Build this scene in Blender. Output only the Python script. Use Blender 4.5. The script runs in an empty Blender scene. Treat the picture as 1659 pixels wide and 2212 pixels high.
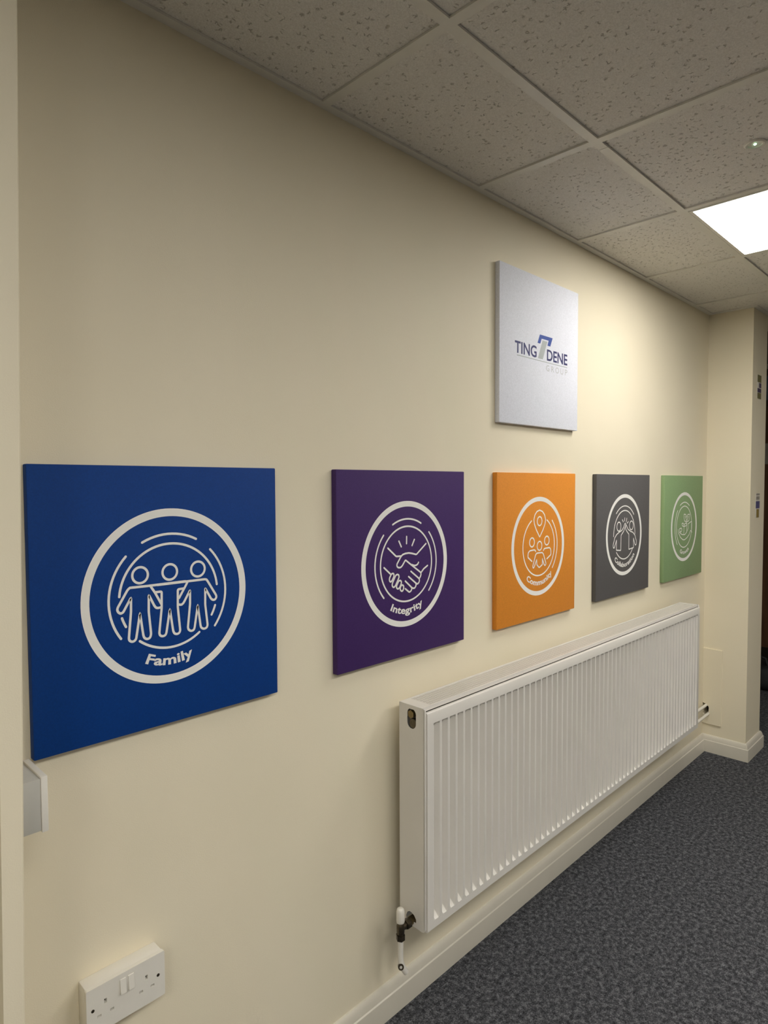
import bpy, bmesh, math, random
from mathutils import Vector, Matrix
from mathutils.geometry import tessellate_polygon

random.seed(7)
scene = bpy.context.scene
C = scene.collection

# ------------------------------------------------------------------ camera
# metres; +X runs along the picture wall, the wall face is y = 0, the room is y < 0
def set_camera():
    yaw, pitch, roll = math.radians(45.3003), math.radians(-2.4406), math.radians(-0.2598)
    fw = Vector((math.sin(yaw)*math.cos(pitch), math.cos(yaw)*math.cos(pitch), math.sin(pitch)))
    rt = Vector((math.cos(yaw), -math.sin(yaw), 0)); up = rt.cross(fw)
    r2 = rt*math.cos(roll) + up*math.sin(roll); u2 = -rt*math.sin(roll) + up*math.cos(roll)
    cd = bpy.data.cameras.new('camera'); co = bpy.data.objects.new('camera', cd); C.objects.link(co)
    cd.sensor_fit = 'HORIZONTAL'; cd.sensor_width = 36.0; cd.lens = 1388.3744/1659*36.0
    cd.clip_start = 0.02; cd.clip_end = 60
    m = Matrix((r2, u2, -fw)).transposed().to_4x4(); m.translation = (-0.0943, -1.1852, 1.4364)
    co.matrix_world = m
    scene.camera = co
set_camera()

# ------------------------------------------------------------------ world, exposure
world = bpy.data.worlds.new('world'); scene.world = world; world.use_nodes = True
world.node_tree.nodes['Background'].inputs[0].default_value = (0.9, 0.95, 1.0, 1)
world.node_tree.nodes['Background'].inputs[1].default_value = 0.0
vs = scene.view_settings
vs.view_transform = 'Standard'; vs.look = 'None'; vs.gamma = 1.0; vs.use_curve_mapping = False
vs.exposure = 0.15
PANEL_STRENGTH = 14.8          # the LED ceiling panel in view
FILL_STRENGTH = 15.0  # strength of the unseen panels added as fill light

# ------------------------------------------------------------------ materials
def srgb(r, g, b):
    f = lambda c: (c/255/12.92) if c/255 <= 0.04045 else ((c/255+0.055)/1.055)**2.4
    return (f(r), f(g), f(b), 1)

class NT:
    def __init__(self, name):
        self.m = bpy.data.materials.new(name); self.m.use_nodes = True
        self.t = self.m.node_tree; self.b = self.t.nodes['Principled BSDF']
    def n(self, typ, **kw):
        x = self.t.nodes.new(typ)
        for k, v in kw.items():
            if k.startswith('i_'):
                key = k[2:]; x.inputs[int(key) if key.isdigit() else key].default_value = v
            else: setattr(x, k, v)
        return x
    def l(self, a, b): self.t.links.new(a, b)
    def pos(self, scale=1.0, rnd=False):
        g = self.n('ShaderNodeNewGeometry'); mp = self.n('ShaderNodeMapping'); mp.inputs['Scale'].default_value = (scale,)*3
        if rnd:
            oi = self.n('ShaderNodeObjectInfo'); ml = self.n('ShaderNodeMath', operation='MULTIPLY', i_1=37.0)
            self.l(oi.outputs['Random'], ml.inputs[0]); cb = self.n('ShaderNodeVectorMath', operation='ADD')
            self.l(g.outputs['Position'], cb.inputs[0]); self.l(ml.outputs[0], cb.inputs[1]); self.l(cb.outputs[0], mp.inputs[0])
        else: self.l(g.outputs['Position'], mp.inputs[0])
        return mp.outputs[0]
    def ramp(self, fac, stops):
        r = self.n('ShaderNodeValToRGB'); e = r.color_ramp.elements
        while len(e) < len(stops): e.new(0.5)
        for k, (p, c) in enumerate(stops): e[k].position = p; e[k].color = c
        self.l(fac, r.inputs[0]); return r
    def bump(self, h, strength, dist):
        bp = self.n('ShaderNodeBump'); bp.inputs['Strength'].default_value = strength; bp.inputs['Distance'].default_value = dist
        self.l(h, bp.inputs['Height']); self.l(bp.outputs[0], self.b.inputs['Normal']); return bp

def plain(name, rgb, rough=0.5, metal=0.0, spec=0.5, var=0.03, scale=40, bump=0.0):
    t = NT(name); c = srgb(*rgb)
    nz = t.n('ShaderNodeTexNoise'); nz.inputs['Scale'].default_value = scale; nz.inputs['Detail'].default_value = 3
    t.l(t.pos(), nz.inputs['Vector'])
    lo = tuple(x*(1-var) for x in c[:3])+(1,); hi = tuple(min(1, x*(1+var)) for x in c[:3])+(1,)
    t.l(t.ramp(nz.outputs['Fac'], [(0.3, lo), (0.7, hi)]).outputs[0], t.b.inputs['Base Color'])
    t.b.inputs['Roughness'].default_value = rough; t.b.inputs['Metallic'].default_value = metal
    t.b.inputs['Specular IOR Level'].default_value = spec
    if bump: t.bump(nz.outputs['Fac'], bump, 0.001)
    return t.m

def wall_paint():
    t = NT('cream_wall_paint')
    nz = t.n('ShaderNodeTexNoise', i_Scale=420.0, i_Detail=3.0); t.l(t.pos(), nz.inputs['Vector'])
    n2 = t.n('ShaderNodeTexNoise', i_Scale=2.2, i_Detail=2.0); t.l(t.pos(), n2.inputs['Vector'])
    t.l(t.ramp(n2.outputs['Fac'], [(0.3, srgb(231, 221, 195)), (0.7, srgb(235, 225, 200))]).outputs[0], t.b.inputs['Base Color'])
    t.b.inputs['Roughness'].default_value = 0.6; t.b.inputs['Specular IOR Level'].default_value = 0.3
    t.bump(nz.outputs['Fac'], 0.25, 0.0008); return t.m

def tile_mat():
    t = NT('fissured_ceiling_tile')
    p = t.pos(1.0, True)
    wob = t.n('ShaderNodeTexNoise', i_Scale=90.0, i_Detail=2.0); t.l(p, wob.inputs['Vector'])
    sc = t.n('ShaderNodeVectorMath', operation='SCALE'); sc.inputs['Scale'].default_value = 0.012; t.l(wob.outputs['Color'], sc.inputs[0])
    ad = t.n('ShaderNodeVectorMath', operation='ADD'); t.l(p, ad.inputs[0]); t.l(sc.outputs[0], ad.inputs[1])
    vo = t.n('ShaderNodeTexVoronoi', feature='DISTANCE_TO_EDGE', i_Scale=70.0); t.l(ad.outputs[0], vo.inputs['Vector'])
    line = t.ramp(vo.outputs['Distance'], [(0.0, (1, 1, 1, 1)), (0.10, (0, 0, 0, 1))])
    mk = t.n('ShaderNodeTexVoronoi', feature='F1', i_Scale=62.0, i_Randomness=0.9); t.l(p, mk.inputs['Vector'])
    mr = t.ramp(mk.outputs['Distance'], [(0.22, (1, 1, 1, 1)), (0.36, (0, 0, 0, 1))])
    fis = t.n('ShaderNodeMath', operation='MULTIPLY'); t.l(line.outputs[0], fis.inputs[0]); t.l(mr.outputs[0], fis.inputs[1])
    fine = t.n('ShaderNodeTexNoise', i_Scale=300.0, i_Detail=4.0, i_Roughness=0.65); t.l(p, fine.inputs['Vector'])
    base = t.ramp(fine.outputs['Fac'], [(0.3, srgb(222, 218, 210)), (0.7, srgb(246, 243, 237))])
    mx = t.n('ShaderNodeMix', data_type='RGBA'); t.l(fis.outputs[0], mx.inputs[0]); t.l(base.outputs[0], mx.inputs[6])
    mx.inputs[7].default_value = srgb(194, 188, 177); t.l(mx.outputs[2], t.b.inputs['Base Color'])  # shade of the pits painted into the fissures as a darker colour
    h = t.n('ShaderNodeMath', operation='MULTIPLY', i_1=0.55); t.l(fine.outputs['Fac'], h.inputs[0])
    hs = t.n('ShaderNodeMath', operation='SUBTRACT'); t.l(h.outputs[0], hs.inputs[0]); t.l(fis.outputs[0], hs.inputs[1])
    t.b.inputs['Roughness'].default_value = 0.95; t.b.inputs['Specular IOR Level'].default_value = 0.1
    t.bump(hs.outputs[0], 0.75, 0.003); return t.m

def carpet_mat():
    t = NT('charcoal_carpet'); p = t.pos()
    a = t.n('ShaderNodeTexNoise', i_Scale=260.0, i_Detail=4.0, i_Roughness=0.75); t.l(p, a.inputs['Vector'])
    b = t.n('ShaderNodeTexNoise', i_Scale=70.0, i_Detail=3.0, i_Roughness=0.7); t.l(p, b.inputs['Vector'])
    s = t.n('ShaderNodeMath', operation='ADD'); t.l(a.outputs['Fac'], s.inputs[0]); t.l(b.outputs['Fac'], s.inputs[1])
    hf = t.n('ShaderNodeMath', operation='MULTIPLY', i_1=0.5); t.l(s.outputs[0], hf.inputs[0])
    t.l(t.ramp(hf.outputs[0], [(0.38, srgb(40, 41, 44)), (0.5, srgb(82, 83, 87)), (0.62, srgb(138, 139, 143))]).outputs[0], t.b.inputs['Base Color'])
    t.b.inputs['Roughness'].default_value = 1.0; t.b.inputs['Specular IOR Level'].default_value = 0.05
    t.bump(a.outputs['Fac'], 0.9, 0.006); return t.m

def canvas_mat(name, rgb):
    t = NT(name); p = t.pos(); c = srgb(*rgb)
    w1 = t.n('ShaderNodeTexWave', wave_type='BANDS', bands_direction='X', i_Scale=400.0, i_Distortion=1.0); t.l(p, w1.inputs['Vector'])
    w2 = t.n('ShaderNodeTexWave', wave_type='BANDS', bands_direction='Z', i_Scale=400.0, i_Distortion=1.0); t.l(p, w2.inputs['Vector'])
    m = t.n('ShaderNodeMath', operation='ADD'); t.l(w1.outputs['Fac'], m.inputs[0]); t.l(w2.outputs['Fac'], m.inputs[1])
    nz = t.n('ShaderNodeTexNoise', i_Scale=350.0, i_Detail=3.0); t.l(p, nz.inputs['Vector'])
    lo = tuple(x*0.93 for x in c[:3])+(1,); hi = tuple(min(1, x*1.07) for x in c[:3])+(1,)
    t.l(t.ramp(nz.outputs['Fac'], [(0.3, lo), (0.7, hi)]).outputs[0], t.b.inputs['Base Color'])
    t.b.inputs['Roughness'].default_value = 0.65; t.b.inputs['Specular IOR Level'].default_value = 0.25
    t.bump(m.outputs[0], 0.12, 0.0004); return t.m

def wood_mat(name, a, b):
    t = NT(name); mp = t.n('ShaderNodeMapping'); g = t.n('ShaderNodeNewGeometry'); t.l(g.outputs['Position'], mp.inputs[0])
    mp.inputs['Scale'].default_value = (14, 14, 1.2)
    nz = t.n('ShaderNodeTexNoise', i_Scale=2.0, i_Detail=5.0, i_Distortion=1.2); t.l(mp.outputs[0], nz.inputs['Vector'])
    t.l(t.ramp(nz.outputs['Fac'], [(0.3, srgb(*a)), (0.7, srgb(*b))]).outputs[0], t.b.inputs['Base Color'])
    t.b.inputs['Roughness'].default_value = 0.45; return t.m

def emit(name, rgb, s):
    t = NT(name); t.b.inputs['Base Color'].default_value = srgb(*rgb)
    t.b.inputs['Emission Color'].default_value = srgb(*rgb); t.b.inputs['Emission Strength'].default_value = s
    return t.m

M = {
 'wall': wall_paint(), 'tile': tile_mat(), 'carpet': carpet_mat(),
 'tee': plain('white_grid_metal', (228, 225, 216), 0.4, var=0.02),
 'skirting': plain('white_gloss_skirting', (210, 204, 189), 0.35, var=0.02, scale=12),
 'slab': plain('plenum_board', (150, 145, 135), 0.9),
 'rad': plain('white_enamel', (222, 218, 210), 0.3, var=0.015, scale=10),
 'rad_in': plain('grey_steel_fins', (150, 148, 142), 0.5),
 'brass': plain('tarnished_brass', (128, 112, 78), 0.35, metal=0.85, var=0.2, scale=150),
 'nickel': plain('dark_nickel', (96, 88, 74), 0.3, metal=0.9, var=0.2, scale=150),
 'plastic': plain('white_plastic', (226, 222, 212), 0.35, var=0.01),
 'greyplastic': plain('pale_grey_plastic', (190, 188, 180), 0.45, var=0.02),
 'dark': plain('black_void', (14, 12, 10), 0.9, var=0.1),
 'hole_shade': plain('painted_hole_shade', (46, 38, 30), 0.95, var=0.4, scale=120),  # dark colour painting the shade inside the pipe hole
 'white_ink': plain('white_print_ink', (240, 238, 232), 0.6, spec=0.3, var=0.01),
 'logo_blue': plain('royal_blue_ink', (38, 74, 160), 0.6, var=0.02), 'logo_navy': plain('navy_ink', (44, 48, 104), 0.6, var=0.02),
 'logo_grey': plain('mid_grey_ink', (178, 184, 184), 0.6, var=0.02), 'logo_pale': plain('pale_grey_ink', (196, 197, 198), 0.6, var=0.02),
 'led': emit('led_diffuser', (255, 252, 246), PANEL_STRENGTH), 'led_fill': emit('led_diffuser_fill', (255, 252, 246), FILL_STRENGTH), 'led_dot': emit('green_indicator', (190, 255, 205), 5.0),
 'door': wood_mat('brown_veneer', (74, 48, 28), (104, 70, 42)), 'frame_wood': wood_mat('dark_timber', (60, 46, 34), (80, 62, 46)),
 'glassblue': plain('blue_grey_glazing', (126, 138, 158), 0.15, var=0.05),
 'bag': plain('black_nylon', (18, 18, 20), 0.7, var=0.15, scale=90),
 'olive': plain('olive_print', (118, 112, 70), 0.6, var=0.1, scale=300), 'violet': plain('violet_print', (74, 58, 88), 0.6, var=0.15, scale=300),
 'paper': plain('notice_paper', (214, 208, 198), 0.6, var=0.03), 'ochre': plain('ochre_print', (140, 118, 48), 0.6, var=0.1, scale=300),
 'indigo': plain('indigo_print', (72, 68, 118), 0.6, var=0.1, scale=300), 'greyprint': plain('grey_print', (150, 142, 130), 0.6, var=0.1, scale=300),
}

# ------------------------------------------------------------------ mesh helpers
def link(o, parent=None):
    C.objects.link(o)
    if parent is not None: o.parent = parent
    return o

def obj(name, bm, mat, parent=None, smooth=False, loc=None):
    me = bpy.data.meshes.new(name); bm.normal_update(); bm.to_mesh(me); bm.free()
    me.materials.append(M[mat] if isinstance(mat, str) else mat)
    if smooth:
        for p in me.polygons: p.use_smooth = True
    o = link(bpy.data.objects.new(name, me), parent)
    if loc is not None: o.location = loc
    return o

def smooth_angle(o, deg=35):
    for p in o.data.polygons: p.use_smooth = True
    o.data.set_sharp_from_angle(angle=math.radians(deg))
    return o

def box(bm, x0, x1, y0, y1, z0, z1):
    vs = [bm.verts.new((x, y, z)) for x in (x0, x1) for y in (y0, y1) for z in (z0, z1)]
    for f in ((0,1,3,2), (4,6,7,5), (0,4,5,1), (2,3,7,6), (0,2,6,4), (1,5,7,3)): bm.faces.new([vs[i] for i in f])
    return vs

def bxm(*a):
    bm = bmesh.new(); box(bm, *a); bmesh.ops.recalc_face_normals(bm, faces=bm.faces); return bm

def bevelled(x0, x1, y0, y1, z0, z1, r, seg=2):
    bm = bxm(x0, x1, y0, y1, z0, z1)
    bmesh.ops.bevel(bm, geom=list(bm.edges), offset=r, segments=seg, profile=0.5, affect='EDGES'); return bm

def tube(bm, pts, r, n=14, caps=True):
    """round bar along a polyline; r is a number or one radius per point"""
    pts = [Vector(p) for p in pts]; rr = r if isinstance(r, (list, tuple)) else [r]*len(pts)
    rings = []; prev = None
    for i, p in enumerate(pts):
        d = (pts[min(i+1, len(pts)-1)] - pts[max(i-1, 0)]).normalized()
        a = prev if prev is not None else (Vector((0, 0, 1)) if abs(d.z) < 0.9 else Vector((1, 0, 0)))
        a = (a - d*a.dot(d)).normalized(); b = d.cross(a); prev = a
        rings.append([bm.verts.new(p + (a*math.cos(t) + b*math.sin(t))*rr[i]) for t in [2*math.pi*k/n for k in range(n)]])
    for A, B in zip(rings, rings[1:]):
        for k in range(n): bm.faces.new((A[k], A[(k+1) % n], B[(k+1) % n], B[k]))
    if caps: bm.faces.new(rings[0][::-1]); bm.faces.new(rings[-1])
    bmesh.ops.recalc_face_normals(bm, faces=bm.faces)
    return bm

def plate(loops, to3d, depth_vec):
    """flat plate from 2D loops (first outer, others holes), given thickness along depth_vec"""
    bm = bmesh.new(); dv = Vector(depth_vec)
    pts = [to3d(*p) for lp in loops for p in lp]
    tris = tessellate_polygon([[Vector((a, b, 0)) for a, b in lp] for lp in loops])
    f = [bm.verts.new(p) for p in pts]; k = [bm.verts.new(Vector(p)+dv) for p in pts]
    for t in tris:
        bm.faces.new([f[i] for i in t]); bm.faces.new([k[i] for i in reversed(t)])
    s = 0
    for lp in loops:
        n = len(lp)
        for i in range(n):
            j = (i+1) % n; bm.faces.new((f[s+i], f[s+j], k[s+j], k[s+i]))
        s += n
    bmesh.ops.recalc_face_normals(bm, faces=bm.faces)
    return bm

def sweep(profile, path):
    """closed profile of (out, z) swept along a path of ((x, y), (nx, ny)) stations"""
    bm = bmesh.new(); rows = [[bm.verts.new((x+nx*o, y+ny*o, z)) for o, z in profile] for (x, y), (nx, ny) in path]
    n = len(profile)
    for A, B in zip(rows, rows[1:]):
        for k in range(n): bm.faces.new((A[k], A[(k+1) % n], B[(k+1) % n], B[k]))
    bm.faces.new(rows[0]); bm.faces.new(rows[-1][::-1])
    bmesh.ops.recalc_face_normals(bm, faces=bm.faces)
    return bm

def struct(o, label=None, cat=None):
    o['kind'] = 'structure'
    if label: o['label'] = label
    if cat: o['category'] = cat
    return o

def thing(name, label, cat, loc=(0, 0, 0), group=None):
    o = link(bpy.data.objects.new(name, None)); o.location = loc; o.empty_display_size = 0.05
    o['label'] = label; o['category'] = cat
    if group: o['group'] = group
    return o

def local(o, parent):           # parent keeping world place when the parent only has a location
    o.parent = parent; o.location = o.location - parent.location if o.parent is not None else o.location
    return o

def part(name, bm, mat, t, smooth=None, label=None):
    """bm is in world coordinates; the part hangs under t (whose world location is read from its chain)"""
    off = Vector((0, 0, 0)); q = t
    while q is not None: off += Vector(q.location); q = q.parent
    bmesh.ops.translate(bm, verts=bm.verts, vec=-off)
    o = obj(name, bm, mat, t)
    if smooth: smooth_angle(o, smooth)
    if label: o['label'] = label
    return o

# ------------------------------------------------------------------ the room
CEIL = 2.3164
XP0, XP1, YP = 3.538, 3.785, -0.2112          # the pier at the end of the picture wall
XW, XF, YR, YB = -4.9, 5.55, -7.0, 1.6       # back end, far end, opposite wall, side room
TX, TY, CUT = 0.8992, 0.3821, 0.0             # ceiling grid

struct(obj('floor', bxm(XW-0.1, XF+0.1, YR-0.1, YB+0.1, -0.08, 0.0), 'carpet'), 'dark charcoal grey carpeted floor', 'floor')
struct(obj('wall_left', bxm(XW-0.1, XP1, 0.0, 0.1, 0.0, CEIL+0.1), 'wall'), 'cream painted wall behind the pictures and the radiator', 'wall')
struct(obj('wall_right', bxm(XW-0.1, XF+0.1, YR-0.1, YR, 0.0, CEIL+0.1), 'wall'), 'cream painted wall facing the pictures', 'wall')
struct(obj('wall_front', bxm(XW-0.1, XW, YR, 0.0, 0.0, CEIL+0.1), 'wall'), 'cream painted end wall', 'wall')
struct(obj('wall_side', bxm(XP1, XF+0.1, YB, YB+0.1, 0.0, CEIL+0.1), 'wall'), 'cream wall of the space beyond the pier', 'wall')
struct(obj('wall_return', bxm(XP1-0.1, XP1, 0.1, YB, 0.0, CEIL+0.1), 'wall'), 'cream wall running back behind the pier', 'wall')

# pier with the rough pipe hole low in its face
hole = [(-0.001, 0.262), (-0.010, 0.2575), (-0.020, 0.2565), (-0.029, 0.249), (-0.0335, 0.237), (-0.0325, 0.222), (-0.0355, 0.204), (-0.034, 0.193), (-0.024, 0.190), (-0.010, 0.192), (-0.0015, 0.2)]
pier_loop = [(0.0, 0.0), (YP, 0.0), (YP, CEIL+0.1), (0.0, CEIL+0.1)]
yz = lambda X: (lambda a, b: (X, a, b))
hole_wall = [(min(a, -0.001), b) for a, b in hole]
pier = struct(obj('wall_back', plate([pier_loop, hole_wall], yz(XP0), (0.08, 0, 0)), 'wall'), 'cream pier closing the end of the picture wall', 'wall')
pb = bxm(XP0+0.08, XP1, YP, 0.0, 0.0, CEIL+0.1); obj('pier_core', pb, 'wall', pier)
obj('hole_shade_sheet', bxm(XP0+0.07, XP0+0.0795, -0.04, -0.0005, 0.186, 0.266), 'hole_shade', pier)['label'] = 'dark sheet painting the shade inside the pipe hole'

# far end: wall with brown door, fanlight, dark timber header
far = struct(obj('wall_far', plate([[(YR, 0), (YB, 0), (YB, CEIL+0.1), (YR, CEIL+0.1)]], yz(XF), (0.1, 0, 0)), 'wall'), 'far end wall beyond the pier', 'wall')
dr = struct(obj('door_1', bxm(XF-0.045, XF-0.002, -0.25, 0.6, 0.0, 2.02), 'door'), 'dark brown veneered door beyond the pier', 'door')
obj('door_frame', plate([[(-0.32, 0), (-0.25, 0), (-0.25, 2.02), (0.6, 2.02), (0.6, 0), (0.67, 0), (0.67, CEIL-0.01), (-0.32, CEIL-0.01)], [(-0.25, 2.07), (-0.25, CEIL-0.06), (0.6, CEIL-0.06), (0.6, 2.07)]], yz(XF-0.06), (0.058, 0, 0)), 'frame_wood', dr)
obj('fanlight', bxm(XF-0.03, XF-0.02, -0.25, 0.6, 2.07, CEIL-0.06), 'glassblue', dr)['label'] = 'blue grey glazed fanlight'
obj('push_plate', bxm(XF-0.049, XF-0.045, 0.08, 0.36, 1.58, 1.74), 'greyprint', dr)
obj('kick_plate', bxm(XF-0.049, XF-0.045, -0.2, 0.55, 0.02, 0.16), 'nickel', dr)
struct(obj('trim_2', bxm(4.15, 4.30, YP+0.02, YB, 2.15, CEIL-0.002), 'frame_wood'), 'dark timber header across the space beyond the pier', 'trim')

# door lining at the near end; it leans a little, as the photograph shows
def lining():
    bm = bmesh.new(); lean = lambda z: 0.1718 + 0.0189*(z-0.6725)
    z0, z1 = 0.0, CEIL; v = []
    for z in (z0, z1):
        x1 = lean(z); x0 = 0.1447 + 0.0135*(z-0.689)
        v.append([bm.verts.new((x, y, z)) for x, y in ((x0, -0.2), (x1-0.002, -0.2), (x1, -0.198), (x1, -0.0005), (x0, -0.0005))])
    for k in range(5): bm.faces.new((v[0][k], v[0][(k+1) % 5], v[1][(k+1) % 5], v[1][k]))
    bm.faces.new(v[0]); bm.faces.new(v[1]); bmesh.ops.recalc_face_normals(bm, faces=bm.faces); return bm
struct(obj('trim_1', lining(), 'wall'), 'cream painted lining at the near end of the picture wall', 'trim')

# skirting boards
prof = [(0.0, 0.0), (0.018, 0.0), (0.018, 0.060), (0.0175, 0.0625), (0.0145, 0.065), (0.0140, 0.068), (0.0105, 0.080), (0.0075, 0.0865), (0.004, 0.0895), (0.0, 0.0903)]
s1 = struct(obj('baseboard_left', sweep(prof, [((0.20, 0.0), (0, -1)), ((XP0, 0.0), (-1, -1))]), 'skirting'), 'white skirting board under the radiator', 'skirting'); smooth_angle(s1, 25)
s2 = struct(obj('baseboard_back', sweep(prof, [((XP0, 0.0), (-1, -1)), ((XP0, YP), (-1, -1)), ((XP1, YP), (1, -1)), ((XP1, 0.4), (1, 0))]), 'skirting'), 'white skirting board wrapped around the pier', 'skirting'); smooth_angle(s2, 25)

# ------------------------------------------------------------------ suspended ceiling
TILE_Z = CEIL + 0.0055
slab = struct(obj('ceiling', bxm(XW-0.1, XF+0.1, YR-0.1, YB+0.1, CEIL+0.06, CEIL+0.14), 'slab'), 'suspended ceiling of fissured mineral tiles in a white grid', 'ceiling')
xs = [XW] + [TX+0.6*k for k in range(-9, 8)] + [XF]
ys = [0.0] + [-TY-0.6*k for k in range(11)] + [YR]
LIGHTS = {(2, 1): 'near'}
for k in (-6, -4, -2, 0, 2): LIGHTS[(k, 3)] = 'row'  # both rows are unseen panels, added to brighten the room
for k in (-6, -2, 2): LIGHTS[(k, 6)] = 'row2'
tile_cache = {}
def tile(x0, x1, y0, y1):
    g = 0.0015; sx, sy = x1-x0-2*g, abs(y1-y0)-2*g; key = (round(sx, 4), round(sy, 4))
    if key not in tile_cache:
        bm = bxm(-sx/2, sx/2, -sy/2, sy/2, 0.0, 0.015)
        bmesh.ops.bevel(bm, geom=[e for e in bm.edges if all(v.co.z < 1e-6 for v in e.verts)], offset=0.0015, segments=1, affect='EDGES')
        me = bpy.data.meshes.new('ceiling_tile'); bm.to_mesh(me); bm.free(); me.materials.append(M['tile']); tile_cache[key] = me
    o = link(bpy.data.objects.new('ceiling_tile', tile_cache[key]), slab); o.location = ((x0+x1)/2, (y0+y1)/2, TILE_Z); return o
light_cells = []
for i in range(len(xs)-1):
    for j in range(len(ys)-1):
        x0, x1, y0, y1 = xs[i], xs[i+1], ys[j], ys[j+1]
        if x1-x0 < 0.03: continue
        kk = round((x0-TX)/0.6)
        if i > 0 and (kk, j) in LIGHTS: light_cells.append((x0, x1, y0, y1, LIGHTS[(kk, j)])); continue
        if j == 0 and x0 < XP0 < x1:          # tiles cut around the pier
            tile(x0, XP0, y0, y1); tile(XP0, XP1, YP, y1); tile(XP1, x1, y0, y1); continue
        tile(x0, x1, y0, y1)
for j in range(4):                             # ceiling of the space beyond the pier
    for i in range(3):
        x0 = XP1 + i*0.588; tile(x0, x0+0.588, 0.395*j+0.395, 0.395*j)
def tee(name, *a):
    bm = bmesh.new(); x0, x1, y0, y1 = a
    box(bm, x0, x1, y0, y1, CEIL, CEIL+0.0050)
    if x1-x0 > y1-y0: box(bm, x0, x1, (y0+y1)/2-0.0006, (y0+y1)/2+0.0006, CEIL+0.0050, CEIL+0.03)
    else: box(bm, (x0+x1)/2-0.0006, (x0+x1)/2+0.0006, y0, y1, CEIL+0.0050, CEIL+0.03)
    bmesh.ops.recalc_face_normals(bm, faces=bm.faces); return obj(name, bm, 'tee', slab)
W2 = 0.012
runs = [XW, TX+0.60+0.045, XF]                # the main runner is jointed just past a crossing
for y in ys[1:-1]:
    for a, b in ((runs[0], runs[1]-0.0008), (runs[1]+0.0008, runs[2])): tee('main_runner', a, b, y-W2, y+W2)
for x in xs[1:-1]:
    for j in range(len(ys)-1):
        ya, yb = ys[j+1] + (W2 if j < len(ys)-2 else 0), ys[j] - (W2 if j > 0 else 0)
        if j == 0 and XP0 < x < XP1: yb = YP
        tee('cross_tee', x-W2, x+W2, ya, yb if j > 0 else yb-0.022)
def angle(*a):
    obj('wall_angle', bxm(*a, CEIL, CEIL+0.0050), 'tee', slab)
angle(XW, XP0, -0.022, 0.0); angle(XP0-0.022, XP0, YP, -0.022); angle(XP0-0.022, XP1+0.022, YP-0.022, YP); angle(XP1, XP1+0.022, YP, YB); angle(XW, XF, YR, YR+0.022)

def panel_light(x0, x1, y0, y1, label, group):
    a, b = min(y0, y1), max(y0, y1); g = 0.0135
    t = thing('ceiling_light', label, 'light', ((x0+x1)/2, (a+b)/2, CEIL), group)
    X0, X1, A, B = x0+g, x1-g, a+g, b-g; w = 0.011
    lo = [(X0, A), (X1, A), (X1, B), (X0, B)]; li = [(X0+w, A+w), (X0+w, B-w), (X1-w, B-w), (X1-w, A+w)]
    part('light_frame', plate([lo, li], lambda p, q: (p, q, CEIL-0.001), (0, 0, 0.010)), 'tee', t)
    part('diffuser', bxm(X0+w, X1-w, A+w, B-w, CEIL+0.001, CEIL+0.006), 'led_fill' if group else 'led', t, label='bright white diffuser')
    part('back_tray', bxm(X0+0.002, X1-0.002, A+0.002, B-0.002, CEIL+0.0095, CEIL+0.03), 'tee', t)
LAMP = {'near': ('square white LED ceiling panel, lit, beside the tile with the round sensor', None),
 'row': ('square white LED panel added as unseen fill light, middle row over the open room', 'middle row of added fill panels'),
 'row2': ('square white LED panel added as unseen fill light, row by the far side of the room', 'far row of added fill panels')}
for c in light_cells: panel_light(*c[:4], *LAMP[c[4]])

# small round ceiling sensor in the next tile
t = thing('ceiling_sensor', 'small round white sensor with a green light in a ceiling tile', 'sensor', (1.811, -0.669, TILE_Z))
def disc_stack(levels, n=36):
    bm = bmesh.new(); R = []
    for r, z in levels: R.append([bm.verts.new((1.811+r*math.cos(2*math.pi*k/n), -0.669+r*math.sin(2*math.pi*k/n), z)) for k in range(n)])
    for A, B in zip(R, R[1:]):
        for k in range(n): bm.faces.new((A[k], A[(k+1) % n], B[(k+1) % n], B[k]))
    bm.faces.new(R[-1]); bmesh.ops.recalc_face_normals(bm, faces=bm.faces); return bm
part('bezel', disc_stack([(0.026, TILE_Z), (0.026, TILE_Z-0.003), (0.022, TILE_Z-0.005), (0.017, TILE_Z-0.004), (0.0165, TILE_Z-0.0015)]), 'plastic', t, 30)
part('indicator', disc_stack([(0.0034, TILE_Z-0.0016), (0.003, TILE_Z-0.0035), (0.0014, TILE_Z-0.0045)], 14), 'led_dot', t, 30)

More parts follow.
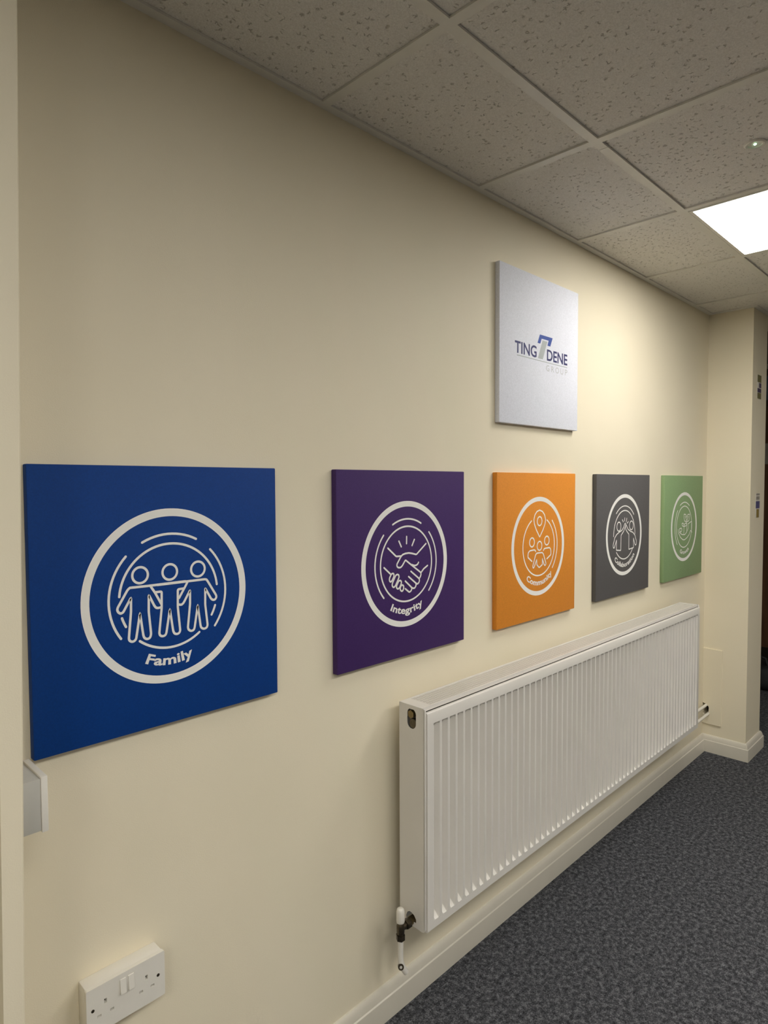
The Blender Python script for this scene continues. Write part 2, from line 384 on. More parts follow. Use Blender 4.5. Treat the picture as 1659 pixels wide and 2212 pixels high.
# ------------------------------------------------------------------ printed art
ART = {
 'A': [
  (0, [(-80.6, 24.1), (-84.7, 21), (-103.8, -9.8), (-104.8, -14.1), (-102.7, -18.7), (-98.4, -21.6), (-93.9, -19.6), (-91.7, -15.9), (-78.8, 5.7), (-79.3, -20.4), (-84.4, -70.1), (-83.2, -74.3), (-78.3, -77.4), (-73.3, -76.1), (-70.5, -72.5), (-62.3, -26), (-56.7, -68.6), (-54.6, -74.4), (-49, -77.4), (-43.4, -75.5), (-41.4, -68.5), (-45.2, -25.3), (-44.5, 6.3), (-33.7, -16), (-30.5, -20.1), (-26.2, -21.2), (-21.4, -20.5)]),
  (0, [(-80.6, 24.1), (-43.2, 23.7), (30.6, 24.1)]),
  (0, [(-26.9, 23.4), (71.8, 23.6), (76.2, 23.2), (78.6, 20.7), (98.6, -12.3), (99, -16.5), (95.9, -20.6), (91.4, -21.1), (86.9, -18.1), (73.9, 5.5), (73.3, -27.9), (78, -70.9), (75.4, -75.9), (68.9, -77), (63.6, -73.5), (62.2, -69.2), (56.7, -27), (49.1, -70.7), (47.1, -75.7), (40.8, -76.8), (35.7, -72.9), (34.5, -68.3), (40, -21.6), (40.5, 5.5), (26.3, -18), (21.6, -21.6), (16, -20)]),
  (0, [(-41.3, 23.5), (-32.2, 9.3), (-19.4, -15.3)]),
  (0, [(35.6, 22.8), (31.7, 16.2), (16.8, -7.2)]),
  (0, [(-30.3, 9.9), (-18.9, 9.9), (-19.5, -21.7), (-25.3, -70.3), (-23.5, -74.8), (-18.7, -77), (-13.4, -76.1), (-10.9, -71.9), (-2.9, -26.8), (3.3, -70.5), (5.7, -75.6), (10.6, -77.8), (15.7, -76.3), (18, -72), (13.7, -24.5), (14.4, 10), (26.9, 10.4)]),
 ],
 'B': [
  (0, [(-31.6, 62.9), (-22.6, 47.7)]),
  (0, [(-1.4, 73.5), (-1.9, 54.6)]),
  (0, [(29.4, 63.6), (19.9, 47.8)]),
  (0, [(-73.5, 47.3), (-42.4, 23.2), (-23.5, 22.7)]),
  (0, [(77, 49.2), (37.2, 22), (19, 26.6), (6.5, 28.7), (-7.4, 28.2), (-18.2, 25.9), (-24.3, 21.2), (-39.5, 2.8), (-40.2, -1.8), (-37.3, -5.8), (-31.3, -7.9), (-24.4, -7.2), (-18.3, -2.8), (-6.8, 10.8), (18.9, -5.8), (55.5, -29.1), (56.3, -35.2), (52.2, -42.3), (48.2, -45.1)]),
  (0, [(18.9, -4.2), (28.3, -7.4), (36.3, -7.4), (42.7, -4.8), (45.9, -0.2)]),
  (0, [(83.5, -12.3), (67, -20), (56.3, -29.2)]),
  (0, [(14.9, -21.9), (48.2, -45.1), (49.8, -50.7), (46.5, -56.8), (40.9, -59.4), (35.3, -56.6)]),
  (0, [(5.4, -35.2), (35.3, -56.6), (35.3, -63), (30.5, -68.9), (23.3, -69.3), (17, -65.7)]),
  (0, [(-7.8, -45.9), (17, -65.7), (18.1, -70.6), (13.9, -76), (7.6, -77.6), (-7.9, -66.5)]),
  (0, [(-88.7, -2.4), (-65.6, -20.5)]),
  (1, [(-55.2, -20), (-51.6, -23), (-51.9, -28.7), (-59.8, -40.2), (-65, -42.2), (-69, -38.1), (-68.6, -31.5), (-61.6, -21.5)]),
  (1, [(-38.1, -24.4), (-32.9, -27.5), (-32.4, -33.3), (-47, -55.1), (-53.2, -58), (-58.8, -53.7), (-58.4, -47.1), (-44.9, -26.3)]),
  (1, [(-28.4, -41.6), (-23.1, -45), (-23.9, -51), (-30.5, -61.2), (-36.8, -64.1), (-42.4, -60.3), (-41.7, -54.1), (-33.7, -42.8)]),
  (1, [(-20.1, -54.7), (-14.8, -57.5), (-14.3, -63.6), (-17.4, -70.1), (-21.7, -71.9), (-27, -68.4), (-28.5, -63), (-25, -56.3)]),
 ],
 'C': [
  (1, [(2, 123.2), (-14.9, 119.3), (-27.9, 108.2), (-34.4, 92.5), (-31.1, 77), (-19, 57.2), (3, 30.8), (24.7, 54.9), (36.9, 73.9), (41.2, 89.3), (34.5, 105.9), (20.3, 118.1)]),
  (0, [(-21.8, -17.1), (-25.5, -12.4), (-31.4, -10.6), (-58.5, -11.8), (-67.8, -16.8), (-70.1, -23.5), (-70, -33.7), (-45.3, -48.6)]),
  (0, [(28, -17.1), (31.7, -12.1), (37.9, -10.6), (68, -9.9), (75.2, -15.4), (77.6, -23.5), (77.2, -35.4), (50.8, -47.8)]),
  (1, [(-13.4, -23.2), (-19.4, -25.1), (-24.1, -31.1), (-40.4, -65.6), (-39.1, -70.9), (-34.4, -72), (-29.7, -66.6), (-15.5, -44.7), (-14.2, -62.9), (0.5, -74), (21.2, -65.5), (20.9, -44.6), (33.6, -68), (39.8, -70.5), (45.5, -64.5), (28.2, -30.2), (20.7, -23.7)]),
 ],
 'D': [
  (0, [(10.7, 38.6), (1.4, 27.9), (-9.4, 14.5), (-32.6, -0.8), (-34.2, -63.2), (-74.6, -59.4), (-74.1, -17.6), (-90.2, -42.5), (-94.6, -49), (-102.2, -47.8), (-104.9, -37.4), (-91.1, -8.3), (-74.6, 4.4), (-50.1, 13.3), (-25.3, 19.5), (-9.8, 31.2), (4, 48.7), (18.8, 35.4), (33.7, 20.6), (58.5, 10.8), (81.8, 5.2), (102.3, -8.9), (116.5, -32.8), (115.2, -48.6), (106.8, -51.2), (99.9, -43.2), (87.5, -19.4), (88.6, -60.3), (42.5, -64.1), (41.8, -0.3), (19.4, 14.3), (9.5, 24.7), (9.1, 38.7)]),
  (0, [(-21.7, 63.1), (-13.6, 54.4)]),
  (0, [(0.3, 69.8), (-1, 57.3)]),
  (0, [(19.6, 67.7), (15.1, 53.8)]),
  (0, [(34.5, 53), (23.3, 47.1)]),
 ],
 'E': [
  (1, [(29.9, 23.9), (2.1, 27.6), (-6.8, 45.8), (-6.1, 61.9), (16.9, 59.3), (31.3, 44.3), (44.6, 58.3), (68.9, 59.2), (67.4, 39.4), (57.7, 26.1)]),
  (0, [(32, 28.9), (10.4, 50.2)]),
  (0, [(32, 28.9), (53, 48.6)]),
  (0, [(32.2, 23.8), (31.8, -22.4)]),
  (1, [(-5.9, 0.9), (-26.4, 5.3), (-32.8, 17.4), (-16.6, 18.6), (-5.3, 8.5)]),
  (1, [(-5, 0.8), (-1.8, 11.7), (11.7, 17), (27.8, 17.1), (23.8, 3.7)]),
  (0, [(-5.8, 0), (-6.7, -34.7)]),
  (1, [(-63.9, -7.1), (-39.5, -4.7), (-31.6, -11.4), (-38.8, -21.9), (-54.4, -23.6)]),
  (0, [(-63.3, -23.1), (-47.4, -31.5), (-26.9, -37.3), (7.2, -39.3), (32, -27.5), (52.1, -8), (46.6, 11.1), (95.6, 22.7), (95.5, -30.2)]),
  (0, [(-80.6, -9.6), (-74.1, -28.3), (-48.9, -49.9), (-16.8, -63.4), (6, -64.4), (37.8, -55.3), (65.3, -41.5), (84.2, -21.8), (102.8, -32.9)]),
 ],
}

HEADS = {'A': [(-60.5, 45.6, 15), (-1.3, 45.8, 15), (58.6, 45.7, 15)],
 'C': [(2.4, 85.5, 15.2), (-45.3, 15.6, 15.2), (2.6, 0.7, 15.2), (50.3, 15.8, 15.2)],
 'D': [(-53.5, 36.2, 18.5), (65.3, 35.7, 18.5)]}
ARCS = {'A': [(120, 62.5, 117.5), (120, 136.5, 214.5), (120, -38, 44), (101, 6, 174.5), (101, 197.5, 208), (101, 231, 306), (101, -30, -18.5)],
 'B': [(121, 62, 117), (121, 137.5, 222.5), (121, -42.5, 42), (101, 0, 360)],
 'C': [(120, -43, 45), (101, 119, 420)],
 'D': [(120, 43, 131), (101, -1, 181), (101, 223, 321)],
 'E': [(120, 58, 118), (120, 137, 223), (101, 0, 360)]}
WORDS = {'A': ('Family', -23.8, 20.5), 'B': ('Integrity', -29.3, 29.3), 'C': ('Community', -37, 40.5), 'D': ('Collaboration', -43.5, 47.5), 'E': ('Growth', -24, 29)}

def chaikin(p, closed, n=2):
    for _ in range(n):
        q = []; m = len(p)
        for i in range(m if closed else m-1):
            a, b = p[i], p[(i+1) % m]
            q += [(a[0]*0.75+b[0]*0.25, a[1]*0.75+b[1]*0.25), (a[0]*0.25+b[0]*0.75, a[1]*0.25+b[1]*0.75)]
        p = q if closed else [p[0]] + q + [p[-1]]
    return p

def soften(p, closed, r=3.0):
    """round the corners of a polyline by at most r millimetres"""
    out = []; n = len(p)
    for i in range(n):
        if not closed and i in (0, n-1): out.append(p[i]); continue
        a, b, c = Vector(p[i-1]), Vector(p[i]), Vector(p[(i+1) % n])
        d1, d2 = a-b, c-b; k1, k2 = min(r, d1.length*0.45), min(r, d2.length*0.45)
        s, e = b+d1.normalized()*k1, b+d2.normalized()*k2
        for t in (0, 0.25, 0.5, 0.75, 1): q = s*(1-t)**2 + b*2*t*(1-t) + e*t*t; out.append((q.x, q.y))
    return out

def stroke(bm, P, p, w, closed=False):
    """one clean ribbon of width w with mitred joins and round ends"""
    q = [Vector(p[0])]
    for a in p[1:]:
        if (Vector(a)-q[-1]).length > 0.05: q.append(Vector(a))
    if closed and (q[0]-q[-1]).length < 0.05: q.pop()
    h = w/2; n = len(q); L, R = [], []
    for i in range(n):
        d1 = (q[i]-q[i-1]) if (closed or i > 0) else (q[1]-q[0]); d2 = (q[(i+1) % n]-q[i]) if (closed or i < n-1) else d1
        d1, d2 = d1.normalized(), d2.normalized(); n1 = Vector((-d1.y, d1.x)); n2 = Vector((-d2.y, d2.x)); m = n1+n2
        m = m.normalized() if m.length > 1e-4 else n1
        k = h/max(0.45, m.dot(n1)); L.append(bm.verts.new(P(*(q[i]+m*k)))); R.append(bm.verts.new(P(*(q[i]-m*k))))
    for i in range(n if closed else n-1):
        j = (i+1) % n; bm.faces.new((L[i], L[j], R[j], R[i]))
    if not closed:
        for i, d in ((0, q[0]-q[1]), (n-1, q[-1]-q[-2])):
            a0 = math.atan2(d.y, d.x); s = 1
            c = [bm.verts.new(P(q[i].x+h*math.cos(a0+t), q[i].y+h*math.sin(a0+t))) for t in [math.pi*(k/6-0.5) for k in range(1, 6)]]
            ends = (R[i], L[i]) if i else (L[i], R[i])
            bm.faces.new([ends[0]] + c + [ends[1]])

def ring(bm, P, cx, cy, r, w, n=72):
    a = [bm.verts.new(P(cx+(r-w/2)*math.cos(2*math.pi*k/n), cy+(r-w/2)*math.sin(2*math.pi*k/n))) for k in range(n)]
    b = [bm.verts.new(P(cx+(r+w/2)*math.cos(2*math.pi*k/n), cy+(r+w/2)*math.sin(2*math.pi*k/n))) for k in range(n)]
    for k in range(n): bm.faces.new((a[k], a[(k+1) % n], b[(k+1) % n], b[k]))

def text_tris(s, bold):
    cu = bpy.data.curves.new('word', 'FONT'); cu.body = s; cu.size = 1.0; cu.offset = bold; cu.resolution_u = 4; cu.fill_mode = 'FRONT'
    o = link(bpy.data.objects.new('word', cu)); dg = bpy.context.evaluated_depsgraph_get(); me = bpy.data.meshes.new_from_object(o.evaluated_get(dg))
    v = [(p.co.x, p.co.y) for p in me.vertices]; f = [tuple(p.vertices) for p in me.polygons]
    bpy.data.objects.remove(o); bpy.data.curves.remove(cu); bpy.data.meshes.remove(me); return v, f
CAP = max(v[1] for v in text_tris('H', 0.0)[0])

def flat_text(bm, P, s, u0, u1, v0, v1, bold=0.02):
    v, f = text_tris(s, bold); xa, xb = min(p[0] for p in v), max(p[0] for p in v)
    vv = [bm.verts.new(P(u0+(x-xa)/(xb-xa)*(u1-u0), v0+y/CAP*(v1-v0))) for x, y in v]
    for t in f:
        try: bm.faces.new([vv[i] for i in t])
        except ValueError: pass

def arc_text(bm, P, s, a0, a1, r=134.0, cap=18.0, bold=0.028):
    v, f = text_tris(s, bold); xa, xb = min(p[0] for p in v), max(p[0] for p in v); vv = []
    for x, y in v:
        an = math.radians(a0 + (x-xa)/(xb-xa)*(a1-a0)); rr = r - y/CAP*cap
        vv.append(bm.verts.new(P(rr*math.sin(an), -rr*math.cos(an))))
    for t in f:
        try: bm.faces.new([vv[i] for i in t])
        except ValueError: pass

def face_front(bm):
    for f in bm.faces:
        f.normal_update()
        if f.normal.y > 0: f.normal_flip()

S, T = 0.5, 0.0184
def canvas(xc, zc, rgb, label):
    t = thing('canvas_print', label, 'canvas', (xc, 0.0, zc), 'square canvases on the cream wall')
    bm = bevelled(xc-S/2, xc+S/2, -T, -0.0005, zc-S/2, zc+S/2, 0.0022, 2)
    part('canvas_body', bm, canvas_mat('canvas_cloth', rgb), t, 40)
    return t

CAN = [('A', 0.2439+0.2515, (0, 58, 132), 'blue square canvas with three joined figures in a ring and the word Family'),
       ('B', 0.9202+0.2515, (67, 42, 98), 'purple square canvas with a handshake in a ring and the word Integrity'),
       ('C', 1.5879+0.2515, (224, 142, 50), 'orange square canvas with a map pin above three figures and the word Community'),
       ('D', 2.2567+0.2515, (92, 90, 90), 'dark grey square canvas with two figures raising hands and the word Collaboration'),
       ('E', 2.9268+0.2515, (136, 162, 116), 'green square canvas with a plant held in a hand inside a ring')]
ZC = 1.4728-0.2493
for k, xc, rgb, label in CAN:
    t = canvas(xc, ZC, rgb, label)
    P = lambda u, v: (xc+u/1000, -T-0.0003, ZC+v/1000)
    bm = bmesh.new(); ring(bm, P, 0, 0, 161.5, 15.0, 120); face_front(bm); part('outer_ring', bm, 'white_ink', t, label='bold white ring')
    for r, a0, a1 in ARCS[k]:
        bm = bmesh.new()
        if a1-a0 == 360: ring(bm, P, 0, 0, r, 4.6, 100)
        else:
            n = max(4, int((a1-a0)/4)); stroke(bm, P, [(r*math.cos(math.radians(a0+(a1-a0)*i/n)), r*math.sin(math.radians(a0+(a1-a0)*i/n))) for i in range(n+1)], 4.6)
        face_front(bm); part('arc_line', bm, 'white_ink', t)
    bm = bmesh.new(); lev = 0
    for cl, p in ART[k]:
        lev += 1; Q = lambda u, v: (xc+u/1000, -T-0.0003-0.00006*lev, ZC+v/1000)
        stroke(bm, Q, soften(p, bool(cl)), 4.6 if k != 'E' else 4.2, bool(cl))
    for cx, cy, r in HEADS.get(k, []): ring(bm, P, cx, cy, r, 4.6, 40)
    face_front(bm); part('emblem', bm, 'white_ink', t, label='white line drawing')
    bm = bmesh.new(); arc_text(bm, P, *WORDS[k]); face_front(bm); part('lettering', bm, 'white_ink', t, label='white bold lettering on a curve')

xc, zc = 1.5991+0.2515, 2.1303-0.2493
t = canvas(xc, zc, (232, 234, 243), 'white square canvas with a blue and grey company logo, above the orange one')
P = lambda u, v: (xc+u/1000, -T-0.0003, zc+v/1000)
def poly(bm, pts):
    tr = tessellate_polygon([[Vector((a, b, 0)) for a, b in pts]]); vv = [bm.verts.new(P(*p)) for p in pts]
    for q in tr: bm.faces.new([vv[i] for i in q])
bm = bmesh.new(); poly(bm, [(-14, 59.5), (69, 59.5), (54, 29), (35, 29), (42.5, 47), (-3, 47), (-11, 29.5), (-28.5, 29.5)]); face_front(bm); part('logo_bracket', bm, 'logo_blue', t, label='royal blue bracket shape')
bm = bmesh.new(); poly(bm, [(3.5, 42.4), (34.2, 42.4), (5.4, -21.5), (-25.8, -21.5)]); face_front(bm); part('logo_bar', bm, 'logo_grey', t, label='slanted grey bar')
for w_, a, b, c, d in (('TING', -165, -34, -20, 16.3), ('DENE', 32, 171.5, -20.5, 15.7)):
    bm = bmesh.new(); flat_text(bm, P, w_, a, b, c, d); face_front(bm); part('lettering', bm, 'logo_navy', t, label='navy capital lettering')
bm = bmesh.new(); poly(bm, [(-153, -29.2), (171, -30.2), (171, -27.8), (-153, -26.8)]); face_front(bm); part('logo_rule', bm, 'logo_grey', t)
bm = bmesh.new()
for ch, a, b in (('G', 28, 48), ('R', 62, 80), ('O', 90, 113), ('U', 124, 143), ('P', 156, 172)): flat_text(bm, P, ch, a, b, -57, -37.3, 0.0)
face_front(bm); part('small_lettering', bm, 'logo_pale', t, label='pale grey spaced capitals')

# ------------------------------------------------------------------ radiator
X0, X1, ZB, ZT = 1.122, 3.089, 0.2765, 0.8646
rad = thing('radiator', 'long white double panel radiator under the row of pictures', 'radiator', (2.1, -0.08, ZB))
def front_panel():
    bm = bmesh.new(); d = 0.0150; yf = -0.1285; cols = []
    xa, xb = 1.1275, 3.0835; n = 58; first = 1.1475; pitch = (3.0635-first)/n
    cols.append((xa, 0))
    for k in range(n):
        c = first + k*pitch
        cols += [(c+0.0042, 0), (c+0.0095, 1), (c+pitch-0.0095, 1), (c+pitch-0.0042, 0)]
    cols.append((xb, 0))
    rows = [(ZB-0.0005, 0, -0.006), (ZB, 0, -0.003), (ZB+0.003, 0, 0), (0.3000, 0, 0), (0.3140, 1, 0), (0.8165, 1, 0), (0.8225, 0, 0), (0.8485, 0, 0), (0.8515, 0, -0.0012), (0.8530, 0, -0.0035), (0.8525, 0, -0.0065), (0.846, 0, -0.0072)]
    G = []
    for z, v, back in rows: G.append([bm.verts.new((x, yf + d*v*c - back, z)) for x, c in cols])
    for A, B in zip(G, G[1:]):
        for k in range(len(cols)-1): bm.faces.new((A[k], A[k+1], B[k+1], B[k]))
    # turned-back edges and the back of the pressing
    for e in (0, len(cols)-1):
        s = [bm.verts.new((G[r][e].co.x, -0.1125, G[r][e].co.z)) for r in range(len(rows))]
        for r in range(len(rows)-1): bm.faces.new((G[r][e], G[r+1][e], s[r+1], s[r]))
    bmesh.ops.recalc_face_normals(bm, faces=bm.faces)
    if sum(f.normal.y for f in bm.faces) > 0: bmesh.ops.reverse_faces(bm, faces=bm.faces)
    return bm
part('front_panel', front_panel(), 'rad', rad, 32)
part('front_back_sheet', bxm(1.1285, 3.0825, -0.1105, -0.1095, ZB, 0.842), 'rad', rad)
part('top_gutter', bxm(1.1285, 3.0825, -0.1212, -0.1152, 0.8505, 0.8515), 'rad', rad)
def pill(cy, z0, z1, r, n=10):
    p = [(cy+r*math.cos(math.pi*k/n), z1-r+r*math.sin(math.pi*k/n)) for k in range(n+1)]
    p += [(cy-r*math.cos(math.pi*k/n), z0+r-r*math.sin(math.pi*k/n)) for k in range(n+1)]
    return p
side_out = [(-0.035, ZB), (-0.095, ZB), (-0.112, ZB-0.001), (-0.120, ZB+0.001), (-0.1235, ZB+0.006), (-0.1235, ZT-0.004), (-0.1195, ZT), (-0.035, ZT)]
vh = [(-0.058, 0.2895), (-0.058, 0.298), (-0.062, 0.307), (-0.069, 0.312), (-0.077, 0.312), (-0.086, 0.308), (-0.0925, 0.299), (-0.093, 0.2895)]
sd = part('side_panel', plate([side_out, pill(-0.0787, 0.803, 0.8565, 0.0152), vh], yz(X0), (0.0012, 0, 0)), 'rad', rad, label='white end cover with a slot')
part('side_panel', plate([side_out], yz(X1-0.0012), (0.0012, 0, 0)), 'rad', rad)
# folded front lip of the covers
for xx in ((X0, X0+0.006), (X1-0.006, X1)):
    b = bevelled(xx[0], xx[1], -0.1237, -0.1195, ZB+0.006, ZT-0.001, 0.0016); part('cover_lip', b, 'rad', rad, 40)
part('rear_panel', bxm(1.128, 3.083, -0.046, -0.0365, ZB+0.002, 0.852), 'rad', rad)
fin = bmesh.new()
for k in range(76): box(fin, 1.15+k*0.0252, 1.1512+k*0.0252, -0.109, -0.048, ZB+0.03, 0.838)
bmesh.ops.recalc_face_normals(fin, faces=fin.faces)
part('convector_fins', fin, 'rad_in', rad)['kind'] = 'stuff'
# top grille
gl = [(X0+0.0005, -0.0355), (X1-0.0005, -0.0355), (X1-0.0005, -0.1150), (X0+0.0005, -0.1150)]
gh = [(1.159, -0.0425), (1.159, -0.1095), (3.052, -0.1095), (3.052, -0.0425)]
gf = part('grille_frame', plate([gl, gh], lambda a, b: (a, b, ZT-0.0105), (0, 0, 0.0107)), 'rad', rad)
g = bmesh.new(); x = 1.163
while x < 3.050: box(g, x, x+0.0026, -0.1093, -0.0427, ZT-0.0065, ZT-0.0012); x += 0.0058
for y in (-0.0536, -0.0649, -0.0762, -0.0875, -0.0988): box(g, 1.1595, 3.0515, y-0.0009, y+0.0009, ZT-0.0066, ZT-0.0013)
bmesh.ops.recalc_face_normals(g, faces=g.faces)
part('grille', g, 'rad', rad, label='fine slotted top grille')['kind'] = 'stuff'
# air vent plug seen through the slot
b = bmesh.new(); tube(b, [(1.124, -0.0735, 0.839), (1.138, -0.0735, 0.839)], 0.0112, 6); pl = part('vent_plug', b, 'brass', rad)
b = bmesh.new(); tube(b, [(1.1245, -0.082, 0.816), (1.15, -0.082, 0.816)], 0.0128, 20); part('header_tube', b, 'nickel', rad, 40)

# lockshield valve and tail pipe
VX, VY = 1.082, -0.0745
b = bmesh.new(); tube(b, [(VX, VY, 0.272), (VX, VY, 0.2755), (VX, VY, 0.278), (VX, VY, 0.296), (VX, VY, 0.302)], [0.0085, 0.0092, 0.0105, 0.0105, 0.0075], 18)
tube(b, [(VX, VY, 0.287), (VX+0.022, VY, 0.287)], 0.0085, 16)
vb = part('valve_body', b, 'nickel', rad, 40, label='dark nickel valve body')
b = bmesh.new(); tube(b, [(VX+0.018, VY, 0.288), (VX+0.033, VY, 0.288)], 0.0128, 6); part('union_nut', b, 'nickel', vb)
b = bmesh.new(); tube(b, [(VX+0.033, VY, 0.289), (VX+0.060, VY, 0.289)], 0.0105, 18); part('tail_piece', b, 'brass', vb, 40)
b = bmesh.new(); tube(b, [(VX, VY, 0.258), (VX, VY, 0.272)], 0.0118, 6); part('compression_nut', b, 'nickel', vb)
b = bmesh.new(); tube(b, [(VX, VY, 0.303), (VX, VY, 0.3045), (VX, VY, 0.309), (VX, VY, 0.333), (VX, VY, 0.339), (VX, VY, 0.342)], [0.0085, 0.0105, 0.0112, 0.0108, 0.0094, 0.006], 22)
part('valve_cap', b, 'plastic', vb, 45, label='white plastic valve cap')
b = bmesh.new(); tube(b, [(VX, VY, 0.259), (VX, VY, 0.215), (VX+0.0005, VY, 0.200), (VX+0.002, VY-0.001, 0.190), (VX+0.006, VY-0.003, 0.180), (VX+0.014, VY-0.006, 0.166)], [0.0072, 0.0072, 0.0074, 0.0088, 0.0082, 0.0074], 18)
pp = part('tail_pipe', b, 'plastic', rad, 45, label='white painted pipe with an elbow')
b = bmesh.new(); dirv = Vector((-0.62, -0.70, 0.30)).normalized(); c0 = Vector((VX-0.001, VY-0.001, 0.189))
tube(b, [c0, c0+dirv*0.010], 0.0076, 20); part('drain_collar', b, 'nickel', pp, 40)
b = bmesh.new(); tube(b, [c0+dirv*0.0095, c0+dirv*0.0112], 0.0034, 14); part('drain_plug', b, 'greyplastic', pp, 40)
# the two supply pipes running into the pier
b = bmesh.new(); tube(b, [(3.075, -0.055, 0.292), (3.16, -0.038, 0.268), (3.30, -0.022, 0.2505), (3.58, -0.0185, 0.2475)], 0.0075, 16); part('supply_pipe', b, 'plastic', rad, 45)
b = bmesh.new(); tube(b, [(3.06, -0.085, 0.262), (3.18, -0.060, 0.235), (3.30, -0.040, 0.2105), (3.58, -0.0285, 0.204)], 0.0075, 16); part('supply_pipe', b, 'plastic', rad, 45)

# painted cover board on the pier round the pipe hole
cb = [(-0.0005, 0.1505), (-0.0945, 0.1495), (-0.0945, 0.5535), (-0.0005, 0.5555)]
cover = obj('cover_board', plate([cb, [(max(min(a, -0.002), -0.09), b_) for a, b_ in hole]], yz(XP0-0.008), (0.0078, 0, 0)), 'wall', pier)
cover['label'] = 'cream painted cover board around the pipe hole'

# ------------------------------------------------------------------ double socket
sx0, sx1, sz0, sz1 = 0.3115, 0.4575, 0.459, 0.545
so = thing('wall_socket', 'white double switched wall socket low on the cream wall', 'socket', ((sx0+sx1)/2, 0, sz0))
part('back_box', bevelled(sx0+0.0015, sx1-0.0015, -0.0315, -0.0005, sz0+0.0015, sz1-0.0015, 0.002), 'plastic', so, 40)
def slot(cx, cz, w, h): return [(cx-w/2, cz-h/2), (cx-w/2, cz+h/2), (cx+w/2, cz+h/2), (cx+w/2, cz-h/2)]
holes = []
for ex in (0.3450, 0.4215):
    holes += [slot(ex, 0.5115, 0.0046, 0.0085), slot(ex-0.0112, 0.4895, 0.0072, 0.0044), slot(ex+0.0112, 0.4895, 0.0072, 0.0044)]
def rr(x0, x1, z0, z1, r, n=5):
    out = []
    for cx, cz, a in ((x1-r, z1-r, 0), (x0+r, z1-r, 90), (x0+r, z0+r, 180), (x1-r, z0+r, 270)):
        out += [(cx+r*math.cos(math.radians(a+90*k/n)), cz+r*math.sin(math.radians(a+90*k/n))) for k in range(n+1)]
    return out
xz = lambda Y: (lambda a, b_: (a, Y, b_))
fp = part('face_plate', plate([rr(sx0, sx1, sz0, sz1, 0.003)] + holes, xz(-0.0405), (0, 0.0085, 0)), 'plastic', so)
bv = fp.modifiers.new('edge', 'BEVEL'); bv.width = 0.001; bv.segments = 2; bv.limit_method = 'ANGLE'
part('shutter', bxm(0.330, 0.437, -0.0330, -0.0322, 0.484, 0.519), 'dark', so, label='dark shutters behind the pin slots')
for cx in (0.3765, 0.3918):
    b = bmesh.new(); v = [b.verts.new(q) for q in ((cx-0.0052, -0.0405, 0.508), (cx+0.0052, -0.0405, 0.508), (cx+0.0052, -0.0405, 0.535), (cx-0.0052, -0.0405, 0.535), (cx-0.0052, -0.0452, 0.509), (cx+0.0052, -0.0452, 0.509), (cx+0.0052, -0.0418, 0.5345), (cx-0.0052, -0.0418, 0.5345))]
    for f in ((4, 5, 6, 7), (0, 1, 5, 4), (2, 3, 7, 6), (0, 4, 7, 3), (1, 2, 6, 5), (0, 3, 2, 1)): b.faces.new([v[i] for i in f])
    bmesh.ops.recalc_face_normals(b, faces=b.faces); part('rocker', b, 'plastic', so)
for cx, cz in ((0.3225, 0.505), (0.4440, 0.5035)):
    b = bmesh.new(); tube(b, [(cx, -0.0400, cz), (cx, -0.0409, cz)], 0.0030, 14); part('screw', b, 'nickel', so)

# ------------------------------------------------------------------ light switch on the lining
sw = thing('light_switch', 'white light switch on a pale grey surface box, side on, below the blue canvas', 'switch', (0.178, -0.122, 0.921))
part('back_box', bevelled(0.1782, 0.2112, -0.163, -0.081, 0.9235, 1.0025, 0.0012), 'greyplastic', sw, 40)
part('face_plate', bevelled(0.2112, 0.2206, -0.165, -0.079, 0.921, 1.005, 0.0012), 'plastic', sw, 40)
part('rocker', bevelled(0.2204, 0.2245, -0.130, -0.114, 0.950, 0.976, 0.001), 'plastic', sw, 40)

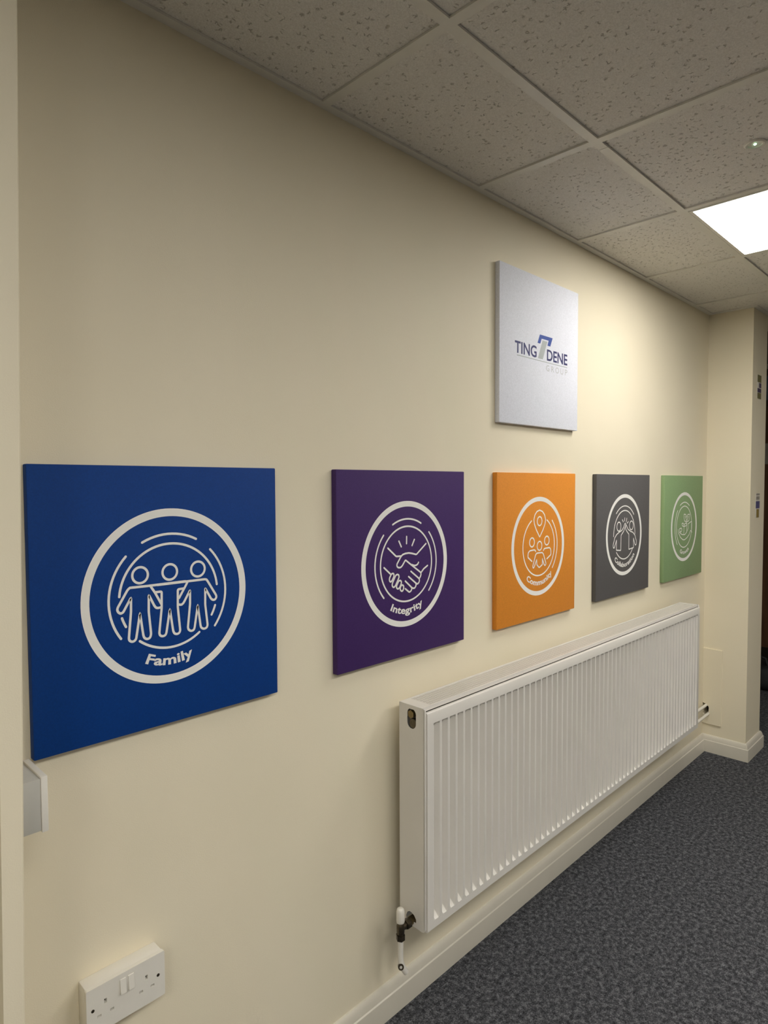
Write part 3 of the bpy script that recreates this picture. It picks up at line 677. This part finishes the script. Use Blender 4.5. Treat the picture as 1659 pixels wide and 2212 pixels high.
# ------------------------------------------------------------------ notices on the pier
def notice(label, rows):
    x0 = min(r[0] for r in rows); z0 = min(r[2] for r in rows)
    t = thing('wall_notice', label, 'notice', (x0, YP, z0), 'small notices on the pier')
    X0_, X1_ = x0-0.001, max(r[1] for r in rows)+0.001; Z1_ = max(r[3] for r in rows)
    part('notice_backing', bxm(X0_, X1_, YP-0.0012, YP-0.0001, z0-0.001, Z1_+0.001), 'paper', t)
    for a, b_, c, d, m in rows: part('printed_block', bxm(a, b_, YP-0.0017, YP-0.0012, c, d), m, t)
notice('small olive and violet notice high on the side of the pier', [(3.617, 3.684, 1.955, 1.992, 'olive'), (3.648, 3.684, 1.928, 1.952, 'violet'), (3.619, 3.684, 1.903, 1.924, 'violet'), (3.619, 3.684, 1.871, 1.901, 'olive')])
notice('narrow indigo and ochre notice lower on the side of the pier', [(3.636, 3.694, 1.372, 1.381, 'greyprint'), (3.636, 3.694, 1.349, 1.366, 'greyprint'), (3.630, 3.698, 1.304, 1.341, 'indigo'), (3.644, 3.688, 1.2555, 1.2995, 'ochre')])

# ------------------------------------------------------------------ black bag on the floor beyond
bm = bmesh.new(); bmesh.ops.create_cube(bm, size=1.0)
bmesh.ops.subdivide_edges(bm, edges=list(bm.edges), cuts=5, use_grid_fill=True)
for v in bm.verts:
    p = v.co.copy(); r = (abs(p.x*2)**4 + abs(p.y*2)**4 + abs(p.z*2)**4)**0.25
    p = p/max(r, 1e-6)*max(abs(p.x*2), abs(p.y*2), abs(p.z*2))
    s = 1 - 0.22*(p.z+0.5) + 0.03*math.sin(9*p.x+5*p.y)
    v.co = Vector((4.98+p.x*0.30*s, 0.12+p.y*0.42*s, 0.0905+p.z*0.18+0.008*math.sin(11*p.y)*(p.z+0.5)))
bag = thing('holdall', 'black bag lying on the carpet beyond the pier', 'bag', (4.98, 0.12, 0.0))
mn = min(v.co.z for v in bm.verts)
bmesh.ops.translate(bm, verts=bm.verts, vec=(0, 0, -mn))
part('bag_body', bm, 'bag', bag, 60)
b = bmesh.new(); tube(b, [(4.90, 0.02, 0.150), (4.91, 0.04, 0.215), (4.92, 0.12, 0.235), (4.91, 0.20, 0.215), (4.90, 0.22, 0.150)], 0.008, 8); part('bag_handle', b, 'bag', bag, 60)
